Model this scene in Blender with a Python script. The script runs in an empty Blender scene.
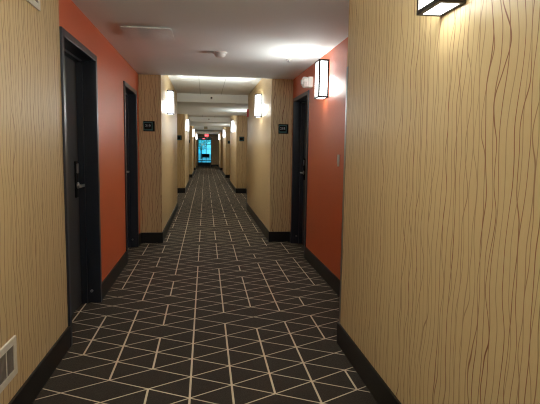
import bpy, bmesh, math, random
from mathutils import Vector, Matrix

random.seed(7)
sc = bpy.context.scene
COL = sc.collection

# ------------------------------------------------------------------ dimensions (metres)
XL, XR, XRR, XP = -0.912, 0.9315, 1.2435, -0.610   # wide left wall, narrow right wall, right alcove wall, left pillar wall
OUT_L, OUT_R = -1.16, 1.50                          # outer faces of the wall blocks
PER = 7.93                                          # one bay of the corridor
P1, S1 = 7.07, 11.0                                 # narrow stretch: from, to
NL, NR = 3.345, 3.25                                # near walls end here (left, right)
C_LO, C_HI = 2.345, 2.525
BH = 0.15
END, FAR = 37.3, 55.0
BACK = -6.0
OPEN0, OPEN1, OPEN_TOP = -0.51, 0.41, 2.10

# ------------------------------------------------------------------ material helpers
def srgb(r, g, b):
    def c(v):
        v /= 255.0
        return v / 12.92 if v <= 0.04045 else ((v + 0.055) / 1.055) ** 2.4
    return (c(r), c(g), c(b), 1.0)

class NT:
    def __init__(s, name):
        s.m = bpy.data.materials.new(name); s.m.use_nodes = True
        s.t = s.m.node_tree; s.t.nodes.clear()
        s.out = s.t.nodes.new('ShaderNodeOutputMaterial')
    def n(s, typ, **kw):
        nd = s.t.nodes.new(typ)
        for k, v in kw.items(): setattr(nd, k, v)
        return nd
    def l(s, a, b): s.t.links.new(a, b)
    def put(s, sock, v):
        if hasattr(v, 'is_output'): s.l(v, sock)
        else: sock.default_value = v
    def math(s, op, a, b=0.0, c=None):
        nd = s.n('ShaderNodeMath', operation=op)
        s.put(nd.inputs[0], a); s.put(nd.inputs[1], b)
        if c is not None: s.put(nd.inputs[2], c)
        return nd.outputs[0]
    def mix(s, f, a, b):
        nd = s.n('ShaderNodeMix', data_type='RGBA')
        s.put(nd.inputs['Factor'], f); s.put(nd.inputs[6], a); s.put(nd.inputs[7], b)
        return nd.outputs[2]
    def noise(s, vec, scale, detail=2.0, rough=0.5):
        nd = s.n('ShaderNodeTexNoise')
        nd.inputs['Scale'].default_value = scale; nd.inputs['Detail'].default_value = detail
        nd.inputs['Roughness'].default_value = rough
        s.l(vec, nd.inputs['Vector']); return nd.outputs['Fac']
    def combine(s, x, y, z):
        nd = s.n('ShaderNodeCombineXYZ')
        for i, v in enumerate((x, y, z)): s.put(nd.inputs[i], v)
        return nd.outputs[0]
    def bsdf(s, color, rough=0.5, metal=0.0, spec=0.5, bump=None, bump_d=0.002, bump_s=0.4):
        p = s.n('ShaderNodeBsdfPrincipled')
        s.put(p.inputs['Base Color'], color); s.put(p.inputs['Roughness'], rough)
        p.inputs['Metallic'].default_value = metal
        p.inputs['Specular IOR Level'].default_value = spec
        if bump is not None:
            b = s.n('ShaderNodeBump'); b.inputs['Distance'].default_value = bump_d; b.inputs['Strength'].default_value = bump_s
            s.l(bump, b.inputs['Height']); s.l(b.outputs[0], p.inputs['Normal'])
        s.l(p.outputs[0], s.out.inputs[0]); return p

def simple(name, col, rough=0.5, metal=0.0, spec=0.5, grain=60.0, amt=0.12):
    t = NT(name); g = t.n('ShaderNodeNewGeometry')
    f = t.noise(g.outputs['Position'], grain, 3.0)
    dark = tuple(c * (1 - amt) for c in col[:3]) + (1,); light = tuple(min(1, c * (1 + amt)) for c in col[:3]) + (1,)
    t.bsdf(t.mix(f, dark, light), rough, metal, spec)
    return t.m

def wallpaper():
    t = NT('wavy_line_wallpaper'); g = t.n('ShaderNodeNewGeometry')
    sp = t.n('ShaderNodeSeparateXYZ'); t.l(g.outputs['Position'], sp.inputs[0])
    sn = t.n('ShaderNodeSeparateXYZ'); t.l(g.outputs['True Normal'], sn.inputs[0])
    side = t.math('GREATER_THAN', t.math('ABSOLUTE', sn.outputs[0]), 0.5)
    s_ = t.math('ADD', t.math('MULTIPLY', sp.outputs[1], side), t.math('MULTIPLY', sp.outputs[0], t.math('SUBTRACT', 1.0, side)))
    z = sp.outputs[2]
    total = None
    for k, (p, amp, sf, zf, w, keep) in enumerate(((0.038, 3.0, 4.2, 2.7, 0.0021, 0.97), (0.064, 2.4, 4.6, 3.1, 0.0022, 0.92))):
        nz = t.noise(t.combine(t.math('MULTIPLY', s_, sf), t.math('MULTIPLY', z, zf), 5.3 * k + 0.7), 1.0, 1.0)
        u = t.math('ADD', t.math('DIVIDE', s_, p), t.math('MULTIPLY', nz, amp))
        u = t.math('ADD', u, 200.0)
        cell = t.math('FLOOR', u)
        wn = t.n('ShaderNodeTexWhiteNoise', noise_dimensions='2D')
        t.l(t.combine(cell, 3.7 * k + 0.5, 0.0), wn.inputs['Vector'])
        d = t.math('MULTIPLY', t.math('ABSOLUTE', t.math('SUBTRACT', t.math('FRACT', u), 0.5)), p)
        mr = t.n('ShaderNodeMapRange'); mr.inputs['From Min'].default_value = w * 0.55; mr.inputs['From Max'].default_value = w * 1.3
        mr.inputs['To Min'].default_value = 1.0; mr.inputs['To Max'].default_value = 0.0
        t.l(d, mr.inputs['Value'])
        sep = t.n('ShaderNodeSeparateColor'); t.l(wn.outputs['Color'], sep.inputs[0])
        on = t.math('MULTIPLY', mr.outputs[0], t.math('LESS_THAN', sep.outputs[1], keep))
        on = t.math('MULTIPLY', on, t.math('MULTIPLY_ADD', sep.outputs[2], 0.5, 0.5))
        total = on if total is None else t.math('MAXIMUM', total, on)
    grain = t.noise(t.combine(t.math('MULTIPLY', s_, 160.0), t.math('MULTIPLY', z, 30.0), 0.0), 1.0, 2.0)
    base = t.mix(grain, srgb(205, 177, 127), srgb(215, 189, 141))
    col = t.mix(total, base, srgb(126, 62, 30))
    t.bsdf(col, 0.42, 0.0, 0.4, bump=grain, bump_d=0.001, bump_s=0.15)
    return t.m

def orange():
    t = NT('orange_grasscloth'); g = t.n('ShaderNodeNewGeometry')
    mp = t.n('ShaderNodeMapping'); mp.inputs['Scale'].default_value = (1, 18, 90); t.l(g.outputs['Position'], mp.inputs['Vector'])
    f = t.noise(mp.outputs[0], 2.0, 4.0, 0.65)
    mp2 = t.n('ShaderNodeMapping'); mp2.inputs['Scale'].default_value = (1, 60, 5); t.l(g.outputs['Position'], mp2.inputs['Vector'])
    f2 = t.noise(mp2.outputs[0], 1.5, 2.0)
    c = t.mix(f, srgb(198, 88, 42), srgb(220, 108, 56))
    c = t.mix(t.math('MULTIPLY', f2, 0.4), c, srgb(200, 82, 36))
    t.bsdf(c, 0.42, 0.0, 0.45, bump=f, bump_d=0.003, bump_s=0.35)
    return t.m

def ceiling_mat():
    t = NT('painted_ceiling'); g = t.n('ShaderNodeNewGeometry')
    sp = t.n('ShaderNodeSeparateXYZ'); t.l(g.outputs['Position'], sp.inputs[0])
    f = t.noise(g.outputs['Position'], 220.0, 2.0)
    base = t.mix(f, srgb(233, 236, 233), srgb(241, 244, 241))
    hi = t.math('GREATER_THAN', sp.outputs[2], C_HI - 0.01)          # panel joints run along the raised stretches only
    ln = None
    for x in (-0.11, 0.34):
        d = t.math('LESS_THAN', t.math('ABSOLUTE', t.math('SUBTRACT', sp.outputs[0], x)), 0.004)
        ln = d if ln is None else t.math('MAXIMUM', ln, d)
    col = t.mix(t.math('MULTIPLY', t.math('MULTIPLY', ln, hi), 0.55), base, srgb(95, 90, 84))
    t.bsdf(col, 0.85, 0.0, 0.2, bump=f, bump_d=0.0012, bump_s=0.25)
    return t.m

def carpet_mat():
    t = NT('dark_brown_carpet'); g = t.n('ShaderNodeNewGeometry')
    f = t.noise(g.outputs['Position'], 260.0, 3.0, 0.7)
    f2 = t.noise(g.outputs['Position'], 3.0, 3.0)
    c = t.mix(f, srgb(32, 25, 21), srgb(56, 47, 40))
    c = t.mix(t.math('MULTIPLY', f2, 0.35), c, srgb(38, 31, 26))
    p = t.bsdf(c, 0.9, 0.0, 0.2, bump=f, bump_d=0.004, bump_s=0.6)
    p.inputs['Sheen Weight'].default_value = 0.25; p.inputs['Sheen Roughness'].default_value = 0.45
    p.inputs['Sheen Tint'].default_value = srgb(200, 188, 165)
    return t.m

def line_mat():
    t = NT('beige_carpet_yarn'); g = t.n('ShaderNodeNewGeometry')
    f = t.noise(g.outputs['Position'], 300.0, 2.0)
    t.bsdf(t.mix(f, srgb(200, 182, 152), srgb(228, 214, 188)), 0.9, 0.0, 0.2)
    return t.m

def pane_mat(clear=0.36, name='lit_seeded_glass'):
    # seeded glass of a lit lamp: see-through share plus the lamp's own glow scattered in the glass
    t = NT(name); g = t.n('ShaderNodeNewGeometry')
    v = t.n('ShaderNodeTexVoronoi'); v.inputs['Scale'].default_value = 130.0; t.l(g.outputs['Position'], v.inputs['Vector'])
    st = t.math('MULTIPLY_ADD', v.outputs['Distance'], PANE * 0.9, PANE * 0.6)
    e = t.n('ShaderNodeEmission'); e.inputs['Color'].default_value = (0.94, 0.98, 1.0, 1); t.l(st, e.inputs['Strength'])
    tr = t.n('ShaderNodeBsdfTransparent'); tr.inputs['Color'].default_value = (0.97, 0.97, 0.97, 1)
    mx = t.n('ShaderNodeMixShader'); mx.inputs[0].default_value = 1 - clear
    t.l(tr.outputs[0], mx.inputs[1]); t.l(e.outputs[0], mx.inputs[2]); t.l(mx.outputs[0], t.out.inputs[0])
    return t.m

def emit(name, col, strength):
    t = NT(name); e = t.n('ShaderNodeEmission'); e.inputs['Color'].default_value = col; e.inputs['Strength'].default_value = strength
    t.l(e.outputs[0], t.out.inputs[0]); return t.m

def clear_glass():
    t = NT('window_glass'); g = t.n('ShaderNodeBsdfGlossy'); g.inputs['Roughness'].default_value = 0.03
    tr = t.n('ShaderNodeBsdfTransparent'); tr.inputs['Color'].default_value = (0.9, 0.96, 0.97, 1)
    mx = t.n('ShaderNodeMixShader'); mx.inputs[0].default_value = 0.06
    t.l(tr.outputs[0], mx.inputs[1]); t.l(g.outputs[0], mx.inputs[2]); t.l(mx.outputs[0], t.out.inputs[0])
    return t.m

PANE = 4.5
BULB = 8.0
LAMP = 290.0
M = dict(
    paper=wallpaper(), orange=orange(), ceil=ceiling_mat(), carpet=carpet_mat(), yarn=line_mat(),
    base=simple('black_vinyl_baseboard', srgb(20, 17, 16), 0.4, spec=0.5),
    frame=simple('dark_grey_door_frame', srgb(44, 48, 57), 0.3, spec=0.55),
    leaf=simple('charcoal_door_paint', srgb(66, 66, 66), 0.42, spec=0.5),
    chrome=simple('brushed_chrome', srgb(205, 203, 199), 0.28, 0.75),
    steel=simple('stainless_steel', srgb(165, 165, 165), 0.3, 1.0),
    bronze=simple('dark_bronze_metal', srgb(38, 33, 29), 0.4, 0.6),
    black=simple('black_plastic', srgb(12, 13, 15), 0.65, spec=0.2),
    teal=simple('dark_teal_enamel', srgb(62, 104, 102), 0.6, spec=0.3),
    navy=simple('dark_navy_plastic', srgb(20, 26, 40), 0.35),
    letter=simple('pale_grey_lettering', srgb(200, 200, 205), 0.5),
    white=simple('white_plastic', srgb(225, 222, 215), 0.4),
    cream=simple('off_white_painted_metal', srgb(222, 214, 198), 0.4),
    lens=simple('clear_ribbed_lens', srgb(205, 210, 208), 0.15),
    red=simple('red_plastic', srgb(190, 24, 26), 0.35),
    dark=simple('dark_cavity', srgb(40, 36, 34), 0.7),
    louver=simple('grey_brown_louver', srgb(140, 128, 116), 0.5),
    beige=simple('beige_plastic', srgb(150, 140, 105), 0.5),
    hatch=simple('painted_hatch', srgb(233, 235, 232), 0.5),
    bench=simple('black_leather', srgb(22, 22, 26), 0.5),
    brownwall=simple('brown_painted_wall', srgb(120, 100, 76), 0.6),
    tile=simple('polished_pale_floor_tile', srgb(190, 190, 188), 0.12),
    leaves=simple('green_leaves', srgb(120, 170, 140), 0.6, grain=3.0, amt=0.5),
    bark=simple('grey_bark', srgb(80, 70, 60), 0.9),
    ground=simple('pale_paving', srgb(170, 172, 172), 0.8),
    pane=pane_mat(), side=pane_mat(0.2, 'lit_cloudy_glass'), frost=pane_mat(0.14, 'lit_frosted_glass'), bulb=emit('lamp_tube_glow', (0.98, 1.0, 0.97, 1), BULB),
    exit=emit('lit_red_sign_face', (1.0, 0.045, 0.07, 1), 1.15), exitw=emit('lit_white_sign_letters', (1.0, 0.75, 0.72, 1), 1.3),
    glass=clear_glass(),
)

# ------------------------------------------------------------------ mesh helpers
class MB:
    def __init__(s): s.bm = bmesh.new()
    def box(s, x0, x1, y0, y1, z0, z1, mi=0):
        x0, x1 = min(x0, x1), max(x0, x1); y0, y1 = min(y0, y1), max(y0, y1)
        vs = [s.bm.verts.new(p) for p in ((x0,y0,z0),(x1,y0,z0),(x1,y1,z0),(x0,y1,z0),(x0,y0,z1),(x1,y0,z1),(x1,y1,z1),(x0,y1,z1))]
        for f in ((0,3,2,1),(4,5,6,7),(0,1,5,4),(1,2,6,5),(2,3,7,6),(3,0,4,7)):
            s.bm.faces.new([vs[i] for i in f]).material_index = mi
        return s
    def lathe(s, prof, origin, axis='Z', seg=24):
        """prof: list of (radius, height) along the axis; closed at both ends"""
        o = Vector(origin); rings = []
        def P(r, h, a):
            c, q = r * math.cos(a), r * math.sin(a)
            return o + Vector({'Z': (c, q, h), 'X': (h, c, q), 'Y': (c, h, q)}[axis])
        for r, h in prof: rings.append([s.bm.verts.new(P(r, h, 2 * math.pi * i / seg)) for i in range(seg)])
        for a, b in zip(rings, rings[1:]):
            for i in range(seg): s.bm.faces.new((a[i], a[(i+1) % seg], b[(i+1) % seg], b[i]))
        s.bm.faces.new(rings[0]); s.bm.faces.new(rings[-1]); return s
    def prism(s, poly, x0, x1):
        """polygon in (y, z) extruded along x"""
        a = [s.bm.verts.new((x0, y, z)) for y, z in poly]; b = [s.bm.verts.new((x1, y, z)) for y, z in poly]
        s.bm.faces.new(a); s.bm.faces.new(b[::-1])
        n = len(poly)
        for i in range(n): s.bm.faces.new((a[i], a[(i+1) % n], b[(i+1) % n], b[i]))
        return s
    def build(s, name, mats, parent=None, bevel=0.0, smooth=False):
        bmesh.ops.recalc_face_normals(s.bm, faces=s.bm.faces)
        if parent is not None:
            q = parent
            while q.parent is not None: q = q.parent
            bmesh.ops.translate(s.bm, verts=s.bm.verts, vec=-q.location)
        me = bpy.data.meshes.new(name); s.bm.to_mesh(me); s.bm.free()
        for m in (mats if isinstance(mats, (list, tuple)) else [mats]): me.materials.append(m)
        if smooth:
            for p in me.polygons: p.use_smooth = True
        o = bpy.data.objects.new(name, me); COL.objects.link(o)
        if parent is not None:
            o.parent = parent
        if bevel:
            b = o.modifiers.new('bevel', 'BEVEL'); b.width = bevel; b.segments = 2; b.limit_method = 'ANGLE'
        return o

def tag(o, label, cat=None, group=None, kind=None):
    o['label'] = label
    if cat: o['category'] = cat
    if group: o['group'] = group
    if kind: o['kind'] = kind
    return o

def thing(name, loc, label, cat, group=None, kind=None):
    o = bpy.data.objects.new(name, None); o.location = loc; o.empty_display_size = 0.1
    COL.objects.link(o); return tag(o, label, cat, group, kind)

def struct(mb, name, mats, label=None):
    o = mb.build(name, mats); o['kind'] = 'structure'
    if label: o['label'] = label
    return o

def copy_tree(o, delta, label):
    r = o.copy(); COL.objects.link(r); r.location = o.location + Vector(delta); r['label'] = label
    def rec(src, dst):
        for ch in list(src.children):
            c = ch.copy(); COL.objects.link(c); c.parent = dst; rec(ch, c)
    rec(o, r); return r

# ------------------------------------------------------------------ floor with the woven line pattern
fl = MB()
fl.box(-1.6, 1.9, BACK - 0.2, 48.0, -0.15, 0.0, 0)
GX, GS, GY, GP = -0.786, 0.2344, 2.4519, 0.2527      # lattice of the pattern
def strip(p, q, w, z, mi=1):
    p, q = Vector(p), Vector(q); t = (q - p).normalized(); n = Vector((-t.y, t.x)) * (w / 2)
    vs = [fl.bm.verts.new((*v, z)) for v in (p - n, q - n, q + n, p + n)]
    f = fl.bm.faces.new(vs); f.material_index = mi
slope = (GP / 2) / GS
x0, x1 = GX - GS * 1.6, GX + GS * 9.0
j = -14
while GY + GP * j < 38.5:
    y = GY + GP * j
    strip((x0, y + slope * (x0 - GX)), (x1, y + slope * (x1 - GX)), 0.0085, 0.0012)
    strip((x0, y - slope * (x0 - GX)), (x1, y - slope * (x1 - GX)), 0.0085, 0.0014)
    j += 1
SEG = {-1: [(5.5, 7.5), (11.5, 13.5)],
       0: [(3, 6), (9, 14), (15, 18)], 1: [(1.5, 6.5), (7.5, 11.5), (12.5, 14.5), (15.5, 17.5), (18.5, 21.5)],
       2: [(-3, 1), (2, 4), (5, 7), (8, 10), (11, 60)], 3: [(-3, 12.5), (13.5, 17.5), (18.5, 22.5)],
       4: [(-4, 5), (6, 12), (14, 18), (19, 22)], 5: [(.5, 4.5), (6.5, 10.5), (11.5, 12.5), (13.5, 17.5), (18.5, 22.5)],
       6: [(-4, 5), (6, 13), (14, 15), (17, 21)], 7: [(.5, 1.5), (3.5, 5.5), (6.5, 7.5), (9.5, 13.5), (17, 19.5)],
       8: [(9, 14), (15, 18)]}
for i in range(-1, 9):
    segs = list(SEG[i]); e = segs[-1][1] + random.choice((1, 2))
    while e < 142:
        ln = random.choice((2, 3, 3, 4, 5, 6)); segs.append((e, e + ln)); e += ln + random.choice((1, 1, 1, 2))
    for a, b in segs:
        b = min(b, 141)
        if b > a: strip((GX + GS * i, GY + GP * a), (GX + GS * i, GY + GP * b), 0.0118, 0.0016)
struct(fl, 'floor', [M['carpet'], M['yarn']], 'dark brown carpet with a woven net of thin beige lines')
struct(MB().box(-1.6, 1.9, 48.0, 60.0, -0.15, 0.0), 'floor', M['tile'], 'polished pale floor before the far window')

# ------------------------------------------------------------------ ceiling (one stepped profile along the corridor)
prof = [(BACK - 0.2, C_HI), (NR, C_HI)]
y0 = NR
for k in range(4):
    p, s_ = P1 + PER * k, S1 + PER * k
    prof += [(y0, C_LO), (p, C_LO), (p, C_HI), (s_, C_HI)]
    y0 = s_
prof += [(y0, C_LO), (FAR + 0.2, C_LO), (FAR + 0.2, 2.75), (BACK - 0.2, 2.75)]
struct(MB().prism(prof, -1.3, 1.62), 'ceiling', M['ceil'], 'off white ceiling stepping down over each door alcove')

# ------------------------------------------------------------------ walls
def wall(name, xf, xo, ya, yb, m, holes=(), top=2.56, label=None):
    b = MB(); y = ya
    for h0, h1, hz in holes:
        if h0 > y + 1e-4: b.box(xf, xo, y, h0, 0, top)
        b.box(xf, xo, h0, h1, hz, top); y = h1
    if yb > y + 1e-4: b.box(xf, xo, y, yb, 0, top)
    return struct(b, name, m, label)
def skirt(name, x, s, ya, yb, label=None):
    """baseboard along the corridor; s = +1 when the wall face looks towards +x"""
    return struct(MB().box(x, x + s * 0.012, ya, yb, 0.0017, BH), name, M['base'], label)
DL1, DL2, DR = (3.345, 4.375, 2.10), (5.79, 6.80, 2.088), (5.94, 6.975, 2.068)

wall('wall_left', XL, OUT_L, BACK, NL, M['paper'], label='tan wallpapered wall nearest on the left')
wall('wall_left', XL, OUT_L, NL, P1, M['orange'], (DL1, DL2), label='orange wall with two doors on the left')
wall('wall_right', XR, OUT_R, BACK, NR, M['paper'], label='tan wallpapered wall nearest on the right')
wall('wall_right', XRR, OUT_R, NR, P1, M['orange'], (DR,), label='orange wall with one door on the right')
skirt('baseboard_left', XL, 1, BACK, NL); skirt('baseboard_left', XL, 1, DL1[1], DL2[0]); skirt('baseboard_left', XL, 1, DL2[1], P1 - 0.012)
skirt('baseboard_right', XR, -1, BACK, NR + 0.012); skirt('baseboard_right', XRR, -1, NR + 0.012, DR[0]); skirt('baseboard_right', XRR, -1, DR[1], P1 - 0.012)
struct(MB().box(XR, XRR, NR, NR + 0.012, 0.0017, BH), 'baseboard_right', M['base'])
for k in range(4):
    p, s_ = P1 + PER * k, S1 + PER * k
    nx = P1 + PER * (k + 1) if k < 3 else END
    nth = ('first', 'second', 'third', 'fourth')[k]
    wall('wall_left', XP, OUT_L, p, s_, M['paper'], label=nth + ' projecting wallpapered stretch along the left')
    wall('wall_right', XR, OUT_R, p, s_, M['paper'], label=nth + ' projecting wallpapered stretch along the right')
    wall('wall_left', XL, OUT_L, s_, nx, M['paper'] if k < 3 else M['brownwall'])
    wall('wall_right', XRR, OUT_R, s_, nx, M['paper'])
    for nm, xa, xb, sg in (('baseboard_left', XP, XL, 1), ('baseboard_right', XR, XRR, -1)):
        skirt(nm, xa, sg, p - 0.012, s_ + 0.012)
        struct(MB().box(xa, xb, p - 0.012, p, 0.0017, BH), nm, M['base'])
        struct(MB().box(xa, xb, s_, s_ + 0.012, 0.0017, BH), nm, M['base'])
        skirt(nm, xb, sg, s_ + 0.012, nx - 0.012)
# end wall with an opening, the dim vestibule behind it, and the back wall behind the camera
b = MB(); b.box(OUT_L, OUT_R, END, END + 0.15, OPEN_TOP, 2.56); b.box(OUT_L, OPEN0, END, END + 0.15, 0, OPEN_TOP); b.box(OPEN1, OUT_R, END, END + 0.15, 0, OPEN_TOP)
struct(b, 'wall_end', M['paper'], 'wallpapered wall at the far end of the corridor around the opening')
struct(MB().box(OPEN1, XRR, END - 0.012, END, 0.0017, BH), 'baseboard_end', M['base'])
b = MB(); b.box(OPEN0 - 0.06, OPEN0, END - 0.02, END, 0.0017, OPEN_TOP + 0.06); b.box(OPEN1, OPEN1 + 0.03, END - 0.02, END, BH, OPEN_TOP + 0.06); b.box(OPEN0, OPEN1, END - 0.02, END, OPEN_TOP, OPEN_TOP + 0.06)
struct(b, 'trim_1', M['frame'], 'dark trim around the opening at the far end')
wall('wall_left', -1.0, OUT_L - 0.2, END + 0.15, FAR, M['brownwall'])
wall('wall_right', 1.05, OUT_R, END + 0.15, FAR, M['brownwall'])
struct(MB().box(-1.3, 1.62, BACK - 0.15, BACK, 0, 2.56), 'wall_back', M['paper'])

# far window: frame, mullions and glass
w = bpy.data.objects.new('window_1', None); w.location = (0, FAR, 0); COL.objects.link(w); tag(w, 'tall bright blue glazed wall at the very end of the corridor', kind='structure')
b = MB(); b.box(-1.3, -0.85, FAR, FAR + 0.1, 0, 2.345); b.box(0.85, 1.5, FAR, FAR + 0.1, 0, 2.345); b.box(-0.85, 0.85, FAR, FAR + 0.1, 0, 0.05); b.box(-0.85, 0.85, FAR, FAR + 0.1, 2.26, 2.345)
b.build('window_frame', M['frame'], w)
b = MB()
b.box(0.05, 0.12, FAR + 0.02, FAR + 0.08, 0.05, 2.26)
for z in (0.72, 1.28, 1.8): b.box(-0.85, 0.85, FAR + 0.025, FAR + 0.075, z - 0.025, z + 0.025)
b.build('mullion', M['frame'], w)
MB().box(-0.85, 0.85, FAR + 0.045, FAR + 0.055, 0.05, 2.26).build('pane', M['glass'], w)

# ------------------------------------------------------------------ doors
def door(name, label, xw, s, y0, y1, zt, cat='door'):
    """s = direction into the wall along x; hinges on the near side, lever on the far side"""
    r = bpy.data.objects.new(name, None); r.location = (xw, (y0 + y1) / 2, 0); COL.objects.link(r)
    tag(r, label, kind='structure')
    X = lambda d: xw + s * d
    cw = 0.05
    b = MB()
    for a, c in ((y0, y0 + cw), (y1 - cw, y1)): b.box(X(-0.014), X(0.21), a, c, 0.0017, zt)
    b.box(X(-0.014), X(0.21), y0 + cw, y1 - cw, zt - cw, zt)
    fr = b.build('door_frame', M['frame'], r, bevel=0.003)
    b = MB()
    b.box(X(0.095), X(0.145), y0 + cw, y0 + cw + 0.016, 0.0017, zt - cw); b.box(X(0.095), X(0.145), y1 - cw - 0.016, y1 - cw, 0.0017, zt - cw)
    b.box(X(0.095), X(0.145), y0 + cw + 0.016, y1 - cw - 0.016, zt - cw - 0.016, zt - cw)
    b.build('door_stop', M['frame'], fr)
    lf = MB().box(X(0.146), X(0.19), y0 + cw + 0.003, y1 - cw - 0.003, 0.006, zt - cw - 0.003).build('door_leaf', M['leaf'], r, bevel=0.002)
    for z in (0.28, 1.05, 1.78):
        h = MB(); h.lathe([(0.008, 0), (0.008, 0.1)], (X(0.137), y0 + cw + 0.026, z), 'Z', 12)
        h.box(X(0.1465), X(0.143), y0 + cw + 0.026, y0 + cw + 0.07, z, z + 0.1)
        h.build('hinge', M['steel'], r)
    yh = y1 - cw - 0.1; zh = 1.03
    MB().box(X(0.146), X(0.134), yh - 0.035, yh + 0.035, zh - 0.1, zh + 0.2).build('lock_plate', M['black'], lf, bevel=0.004)
    MB().box(X(0.134), X(0.122), yh - 0.022, yh + 0.022, zh + 0.1, zh + 0.18).build('card_reader', M['steel'], lf, bevel=0.004)
    b = MB(); b.lathe([(0.027, 0), (0.027, 0.012 * -s), (0.011, 0.016 * -s), (0.011, 0.055 * -s)], (X(0.134), yh, zh), 'X', 20)
    b.box(X(0.092), X(0.076), yh - 0.125, yh + 0.014, zh - 0.011, zh + 0.011)
    b.build('lever_handle', M['chrome'], lf, bevel=0.004)
    MB().lathe([(0.012, 0), (0.012, -0.02), (0.008, -0.03)], (X(0.06), y1 - cw, 0.11), 'Y', 12).build('silencer', M['steel'], fr)
    return r
door('door_1', 'dark grey door in deep frame nearest on the left', XL, -1, *DL1)
door('door_2', 'dark grey door beside the sign on the left projecting wall', XL, -1, *DL2)
door('door_3', 'dark grey door in the right orange wall under the white strobe', XRR, 1, *DR)
# unseen dark panels added so that no light passes behind the leaves
for xa, xb, (h0, h1, hz) in ((OUT_L - 0.02, OUT_L, DL1), (OUT_L - 0.02, OUT_L, DL2), (OUT_R, OUT_R + 0.02, DR)):
    struct(MB().box(xa, xb, h0 - 0.1, h1 + 0.1, 0, hz + 0.1), 'light_block_panel', M['dark'])

# corner guard on the near right wall
g = MB(); g.box(XR - 0.003, XR, NR - 0.028, NR + 0.003, BH, 1.9); g.box(XR, XR + 0.028, NR, NR + 0.003, BH, 1.9)
tag(g.build('corner_guard', M['steel']), 'thin stainless corner guard on the edge of the near right wall', 'corner guard')

# ------------------------------------------------------------------ wall sconces
SW, SD, SH, SZ = 0.19, 0.105, 0.38, 1.885
def sconce(xw, s, yc, label):
    """s = direction from the wall into the corridor"""
    r = thing('wall_sconce', (xw, yc, SZ), label, 'wall lamp', 'glass box wall lamps along the corridor')
    X = lambda d: xw + s * d
    y0, y1 = yc - SW / 2, yc + SW / 2; z0, z1 = SZ, SZ + SH; t = 0.016
    MB().box(X(0.0), X(0.014), y0, y1, z0, z1).build('back_plate', M['bronze'], r, bevel=0.002)
    b = MB()
    for y in (y0, y1 - t): b.box(X(SD - t), X(SD), y, y + t, z0, z1)
    for z in (z0, z1 - t):
        b.box(X(SD - t), X(SD), y0 + t, y1 - t, z, z + t)
        b.box(X(0.014), X(SD - t), y0, y0 + t, z, z + t); b.box(X(0.014), X(SD - t), y1 - t, y1, z, z + t)
    b.build('frame', M['bronze'], r)
    e = 0.004
    MB().box(X(SD - t / 2 - e / 2), X(SD - t / 2 + e / 2), y0 + t, y1 - t, z0 + t, z1 - t).build('glass_pane', M['pane'], r)
    for y in (y0 + t / 2, y1 - t / 2): MB().box(X(0.014), X(SD - t), y - e / 2, y + e / 2, z0 + t, z1 - t).build('glass_pane', M['side'], r)
    MB().box(X(0.014), X(SD - t), y0 + t, y1 - t, z0 + 0.002, z0 + 0.006).build('bottom_pane', M['side'], r)
    MB().box(X(0.014), X(SD - t), y0 + t, y1 - t, z1 - 0.007, z1 - 0.003).build('top_pane', M['frost'], r)
    MB().lathe([(0.006, 0.0), (0.009, 0.01), (0.009, 0.14), (0.006, 0.15)], (X(0.058), yc, z0 + 0.055), 'Z', 12).build('lamp_tube', M['bulb'], r, smooth=True)
    MB().lathe([(0.02, 0.0), (0.02, 0.03)], (X(0.058), yc, z0 + 0.03), 'Z', 12).build('lamp_socket', M['bronze'], r)
    MB().box(X(0.014), X(0.06), yc - 0.006, yc + 0.006, z0 + 0.035, z0 + 0.045).build('lamp_arm', M['bronze'], r)
    ld = bpy.data.lights.new('lamp_light', 'POINT'); ld.energy = LAMP / 3; ld.color = (0.94, 1.0, 0.98); ld.shadow_soft_size = 0.045
    for z in (0.06, 0.115, 0.17):
        lo = bpy.data.objects.new('lamp_light', ld); COL.objects.link(lo); lo.parent = r; lo.location = (s * 0.058, 0, z)
    return r
near = sconce(XR, -1, 1.83, 'black framed glass wall sconce cut by the top edge, nearest on the right')
alc = sconce(XRR, -1, 5.095, 'black framed glass wall sconce on the orange right wall')
sl = sconce(XP, 1, 8.22, 'black framed glass sconce on the first projecting left wall past its sign')
sr = sconce(XR, -1, 8.36, 'black framed glass sconce on the first projecting right wall by the red strobe')
for k, nth in ((1, 'second'), (2, 'third'), (3, 'fourth')):
    copy_tree(sl, (0, PER * k, 0), 'small glowing glass sconce on the %s projecting left wall' % nth)
    copy_tree(sr, (0, PER * k, 0), 'small glowing glass sconce on the %s projecting right wall' % nth)
for k in (1, 2): copy_tree(alc, (0, PER * k, 0), 'glass sconce tucked inside the %s alcove on the right' % ('second', 'third')[k - 1])
sconce(XL, 1, 1.68, 'added glass sconce, out of view, on the near left wall beside the viewer')  # unseen lamp added to light the near right wall from across
copy_tree(near, (0, -3.6, 0), 'added glass sconce, out of view, on the right wall behind the viewer')  # lamp added behind the camera to even out the near walls
copy_tree(sl, (XL - XP, -9.2, 0), 'added glass sconce, out of view, on the left wall behind the viewer')  # another lamp added behind the camera, brightens the near stretch

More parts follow.
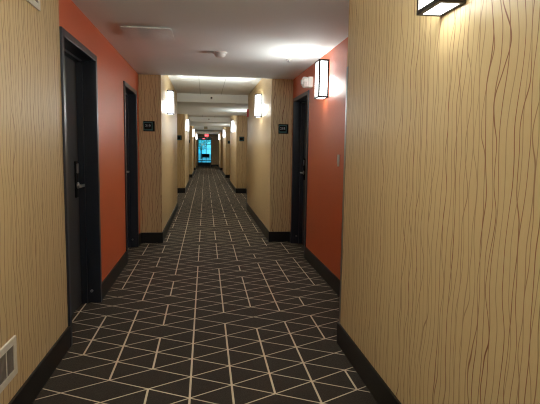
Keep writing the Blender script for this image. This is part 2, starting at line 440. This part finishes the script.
# ------------------------------------------------------------------ room signs
def text_mesh(name, body, size, loc, rot, m, parent, depth=0.0015):
    cu = bpy.data.curves.new(name, 'FONT'); cu.body = body; cu.size = size; cu.extrude = depth; cu.align_x = 'CENTER'; cu.align_y = 'CENTER'
    tmp = bpy.data.objects.new(name, cu); COL.objects.link(tmp)
    dg = bpy.context.evaluated_depsgraph_get(); me = bpy.data.meshes.new_from_object(tmp.evaluated_get(dg))
    bpy.data.objects.remove(tmp); me.materials.clear(); me.materials.append(m)
    o = bpy.data.objects.new(name, me); COL.objects.link(o)
    o.parent = parent; o.location = Vector(loc) - parent.location; o.rotation_euler = rot
    return o
def sign(x0, x1, yf, z0, z1, label, number=None):
    r = thing('room_sign', ((x0 + x1) / 2, yf, z0), label, 'sign', 'square room number signs on the projecting walls')
    MB().box(x0, x1, yf - 0.012, yf, z0, z1).build('plate', M['black'], r, bevel=0.003)
    w = x1 - x0; xr = x0 + w * 0.82; t = 0.02; a, bb = z0 + 0.012, z1 - 0.012
    b = MB(); b.box(x0 + 0.003, x0 + 0.003 + 0.010, yf - 0.016, yf - 0.012, a, bb); b.box(xr - 0.012, xr, yf - 0.016, yf - 0.012, a, bb)
    b.box(x0 + 0.013, xr - 0.012, yf - 0.016, yf - 0.012, bb - t * 0.8, bb); b.box(x0 + 0.013, xr - 0.012, yf - 0.016, yf - 0.012, a, a + t)
    b.build('border', M['teal'], r)
    if number: text_mesh('room_number', number, 0.05, ((x0 + xr) / 2, yf - 0.0135, (z0 + z1) / 2 + 0.004), (math.pi / 2, 0, 0), M['letter'], r)
    return r
sign(-0.853, -0.698, P1, 1.572, 1.714, 'square black room sign with teal border on the first left projecting wall', '219')
sign(1.039, 1.183, P1, 1.576, 1.712, 'square black room sign with teal border beside the right door', '218')
for k, nth in ((1, 'second'), (2, 'third')):
    sign(-0.845, -0.70, P1 + PER * k, 1.58, 1.722, 'small dark room sign on the %s left projecting wall' % nth)
    sign(1.015, 1.165, P1 + PER * k, 1.578, 1.718, 'small dark room sign on the %s right projecting wall' % nth)

# ------------------------------------------------------------------ fire alarm strobes
r = thing('alarm_strobe', (XRR, 5.82, 2.08), 'white alarm horn strobe on orange wall between the sconce and the right door', 'alarm strobe')
MB().box(XRR + 0.002, XRR - 0.055, 5.755, 5.885, 2.08, 2.20).build('back_box', M['white'], r, bevel=0.004)
b = MB(); b.lathe([(0.062, 0), (0.066, -0.012), (0.066, -0.045), (0.05, -0.06)], (XRR - 0.055, 5.82, 2.14), 'X', 8)
b.build('strobe_body', M['white'], r)
MB().box(XRR - 0.1145, XRR - 0.128, 5.795, 5.845, 2.115, 2.165).build('strobe_lens', M['lens'], r, bevel=0.004)
r = thing('alarm_strobe', (XR, 10.87, 2.05), 'red alarm strobe near the far edge of the first right projecting wall', 'alarm strobe')
MB().box(XR + 0.002, XR - 0.035, 10.8, 10.93, 2.045, 2.205).build('strobe_body', M['red'], r, bevel=0.004)
MB().box(XR - 0.035, XR - 0.06, 10.82, 10.91, 2.06, 2.11).build('strobe_lens', M['lens'], r, bevel=0.004)

# ------------------------------------------------------------------ small switch plate on the orange wall
r = thing('switch_plate', (XRR, 4.53, 1.2), 'narrow pale switch plate on the right orange wall near the corner', 'switch')
MB().box(XRR, XRR - 0.006, 4.50, 4.56, 1.2, 1.31).build('plate', M['white'], r, bevel=0.002)
MB().box(XRR - 0.006, XRR - 0.012, 4.515, 4.545, 1.225, 1.285).build('switch_rocker', M['white'], r)

# ------------------------------------------------------------------ vents on the near left wall
def vent(y0, y1, z0, z1, bar, label):
    r = thing('wall_vent', (XL, (y0 + y1) / 2, z0), label, 'vent')
    b = MB()
    b.box(XL, XL + 0.011, y0, y0 + bar, z0, z1); b.box(XL, XL + 0.011, y1 - bar, y1, z0, z1)
    b.box(XL, XL + 0.011, y0 + bar, y1 - bar, z0, z0 + bar); b.box(XL, XL + 0.011, y0 + bar, y1 - bar, z1 - bar, z1)
    b.build('vent_frame', M['cream'], r, bevel=0.002)
    MB().box(XL, XL + 0.002, y0 + bar, y1 - bar, z0 + bar, z1 - bar).build('backing', M['dark'], r)
    b = MB(); n = int((y1 - y0 - 2 * bar) / 0.0135)
    for i in range(n):
        y = y0 + bar + 0.003 + i * 0.0135
        b.box(XL + 0.002, XL + 0.008, y, y + 0.007, z0 + bar, z1 - bar)
    b.build('louver', M['louver'], r)
    for y in (y0 + 0.1, y0 + 0.2): MB().box(XL + 0.008, XL + 0.0105, y, y + 0.007, z0 + bar, z1 - bar).build('cross_bar', M['cream'], r)
    return r
vent(2.10, 2.428, 0.252, 0.442, 0.034, 'off white louvered vent low on the left wall by the baseboard')
vent(2.62, 2.955, 2.088, 2.30, 0.032, 'off white vent high on the left wall at the top edge')

# ------------------------------------------------------------------ ceiling fittings
r = thing('ceiling_hatch', (-0.485, 4.475, C_LO), 'square white access hatch hanging just below the ceiling', 'access hatch')
MB().box(-0.693, -0.28, 4.275, 4.685, C_LO - 0.021, C_LO - 0.016).build('hatch_panel', M['hatch'], r)
MB().box(-0.64, -0.33, 4.33, 4.63, C_LO - 0.016, C_LO).build('hatch_rim', M['hatch'], r)
r = thing('smoke_detector', (0.15, 5.28, C_LO), 'round white smoke detector on the low ceiling near the middle', 'smoke detector')
MB().lathe([(0.074, 0), (0.076, -0.012), (0.068, -0.022)], (0.15, 5.28, C_LO), 'Z', 32).build('base', M['white'], r)
MB().lathe([(0.062, -0.022), (0.056, -0.036), (0.042, -0.05), (0.02, -0.055)], (0.15, 5.28, C_LO), 'Z', 32).build('sensor_dome', M['white'], r)
r = thing('ceiling_sprinkler', (0.918, 5.55, C_LO), 'tiny white ceiling sprinkler left of the orange wall sconce', 'sprinkler')
MB().lathe([(0.032, 0.002), (0.03, -0.006), (0.012, -0.008)], (0.918, 5.55, C_LO), 'Z', 20).build('escutcheon', M['white'], r)
MB().lathe([(0.009, -0.008), (0.009, -0.022), (0.017, -0.023), (0.017, -0.026)], (0.918, 5.55, C_LO), 'Z', 12).build('sprinkler_head', M['steel'], r)
for k, (y, label) in enumerate(((S1, 'sidewall sprinkler with white collar on the first ceiling step'), (S1 + PER, 'sidewall sprinkler with white collar on the second ceiling step'))):
    r = thing('sprinkler', (0.13, y, 2.44), label, 'sprinkler')
    MB().lathe([(0.035, 0), (0.033, -0.008), (0.014, -0.012)], (0.13, y, 2.44), 'Y', 20).build('escutcheon', M['white'], r)
    MB().lathe([(0.012, -0.012), (0.012, -0.04), (0.02, -0.045), (0.02, -0.055)], (0.13, y, 2.44), 'Y', 12).build('sprinkler_head', M['dark'], r)
r = thing('junction_box', (0.018, S1 + PER * 2, 2.36), 'small beige box mounted on the third ceiling step above the exit sign', 'junction box')
MB().box(-0.075, 0.111, S1 + PER * 2 - 0.05, S1 + PER * 2, 2.37, 2.51).build('box_body', M['beige'], r, bevel=0.004)
MB().box(-0.06, 0.096, S1 + PER * 2 - 0.056, S1 + PER * 2 - 0.05, 2.385, 2.495).build('box_cover', M['beige'], r)

def exit_sign(xc, y, zt, w, h, label):
    r = thing('exit_sign', (xc, y, zt), label, 'exit sign')
    MB().box(xc - w / 2, xc + w / 2, y, y + 0.06, zt - h, zt).build('housing', M['white'], r, bevel=0.003)
    MB().box(xc - w / 2 + 0.012, xc + w / 2 - 0.012, y - 0.004, y, zt - h + 0.012, zt - 0.012).build('sign_face', M['exit'], r)
    text_mesh('lettering', 'EXIT', h * 0.62, (xc, y - 0.005, zt - h / 2), (math.pi / 2, 0, 0), M['exitw'], r)
    return r
exit_sign(0.09, 34.9, C_LO, 0.31, 0.20, 'red lit EXIT sign hanging from the last ceiling step')
exit_sign(-0.14, 46.0, C_LO, 0.28, 0.17, 'smaller red EXIT sign farther back before the blue window')

# ------------------------------------------------------------------ bench before the window, tree outside
r = thing('bench', (0.1, 54.0, 0), 'dark bench standing before the blue window at the far end', 'bench')
MB().box(-0.38, 0.44, 53.75, 54.3, 0.36, 0.46).build('seat', M['bench'], r, bevel=0.02)
MB().box(-0.38, 0.44, 54.3, 54.4, 0.36, 0.74).build('backrest', M['bench'], r, bevel=0.02)
for x in (-0.34, 0.37):
    for y in (53.8, 54.3): MB().box(x, x + 0.04, y, y + 0.04, 0.0, 0.36).build('leg', M['bench'], r)
struct(MB().box(-30, 30, 60.0, 110, -0.16, -0.05), 'ground', M['ground'], 'pale paving outside the far window')
rng = random.Random(3)
for xc, yc, hh, lab in ((-0.55, 66, 3.4, 'leafy tree outside the far window, left of its middle bar'), (1.1, 70, 4.4, 'leafy tree outside the far window, right of its middle bar')):
    r = thing('tree', (xc, yc, -0.05), lab, 'tree')
    MB().lathe([(0.09, -0.05), (0.06, hh * 0.5)], (xc, yc, 0), 'Z', 10).build('trunk', M['bark'], r)
    b = MB()
    for _ in range(420):
        a, e, q = rng.uniform(0, 6.283), rng.uniform(-1, 1), rng.uniform(0.35, 1) * hh * 0.28
        c = Vector((xc + q * math.cos(a) * math.sqrt(1 - e * e), yc + q * math.sin(a) * math.sqrt(1 - e * e), hh * 0.62 + q * e * 1.2))
        u = Vector((rng.gauss(0, 1), rng.gauss(0, 1), rng.gauss(0, 1))).normalized(); v = u.orthogonal().normalized()
        sz = rng.uniform(0.06, 0.13)
        b.bm.faces.new([b.bm.verts.new(c + d) for d in (u * sz, v * sz * 0.5, -u * sz, -v * sz * 0.5)])
    b.build('crown', M['leaves'], r)

# ------------------------------------------------------------------ sky outside
wd = bpy.data.worlds.new('sky'); sc.world = wd; wd.use_nodes = True
nt = wd.node_tree; bg = nt.nodes['Background']
tc = nt.nodes.new('ShaderNodeTexCoord'); nz = nt.nodes.new('ShaderNodeTexNoise'); nz.inputs['Scale'].default_value = 14.0
rp = nt.nodes.new('ShaderNodeValToRGB'); rp.color_ramp.elements[0].color = srgb(20, 165, 215); rp.color_ramp.elements[1].color = srgb(120, 225, 245)
rp.color_ramp.elements[0].position = 0.35; rp.color_ramp.elements[1].position = 0.7
nt.links.new(tc.outputs['Generated'], nz.inputs['Vector']); nt.links.new(nz.outputs['Fac'], rp.inputs['Fac']); nt.links.new(rp.outputs[0], bg.inputs['Color'])
bg.inputs['Strength'].default_value = 1.6

# ------------------------------------------------------------------ camera
F = 492.75
R = Matrix(((0.9914924966452174, -0.0013130384290696035, -0.1301572319401325),
            (-0.1292649070873244, 0.10738507821851641, -0.9857783872512669),
            (0.015271309437603877, 0.994216636808139, 0.10630176951478298)))
cam = bpy.data.cameras.new('camera'); co = bpy.data.objects.new('camera', cam); COL.objects.link(co)
cam.sensor_width = 36.0; cam.sensor_fit = 'HORIZONTAL'; cam.lens = F / 540 * 36.0
cam.clip_start = 0.02; cam.clip_end = 300
co.matrix_world = Matrix.Translation((0, 0, 1.35)) @ R.to_4x4()
sc.camera = co

sc.view_settings.view_transform = 'Standard'; sc.view_settings.look = 'None'
sc.view_settings.gamma = 1.0; sc.view_settings.use_curve_mapping = False
sc.view_settings.exposure = 0.18
sc.cycles.max_bounces = 16; sc.cycles.diffuse_bounces = 12; sc.cycles.transparent_max_bounces = 16
sc.cycles.sample_clamp_indirect = 20.0
sc.cycles.use_denoising = True
sc.cycles.filter_width = 1.1
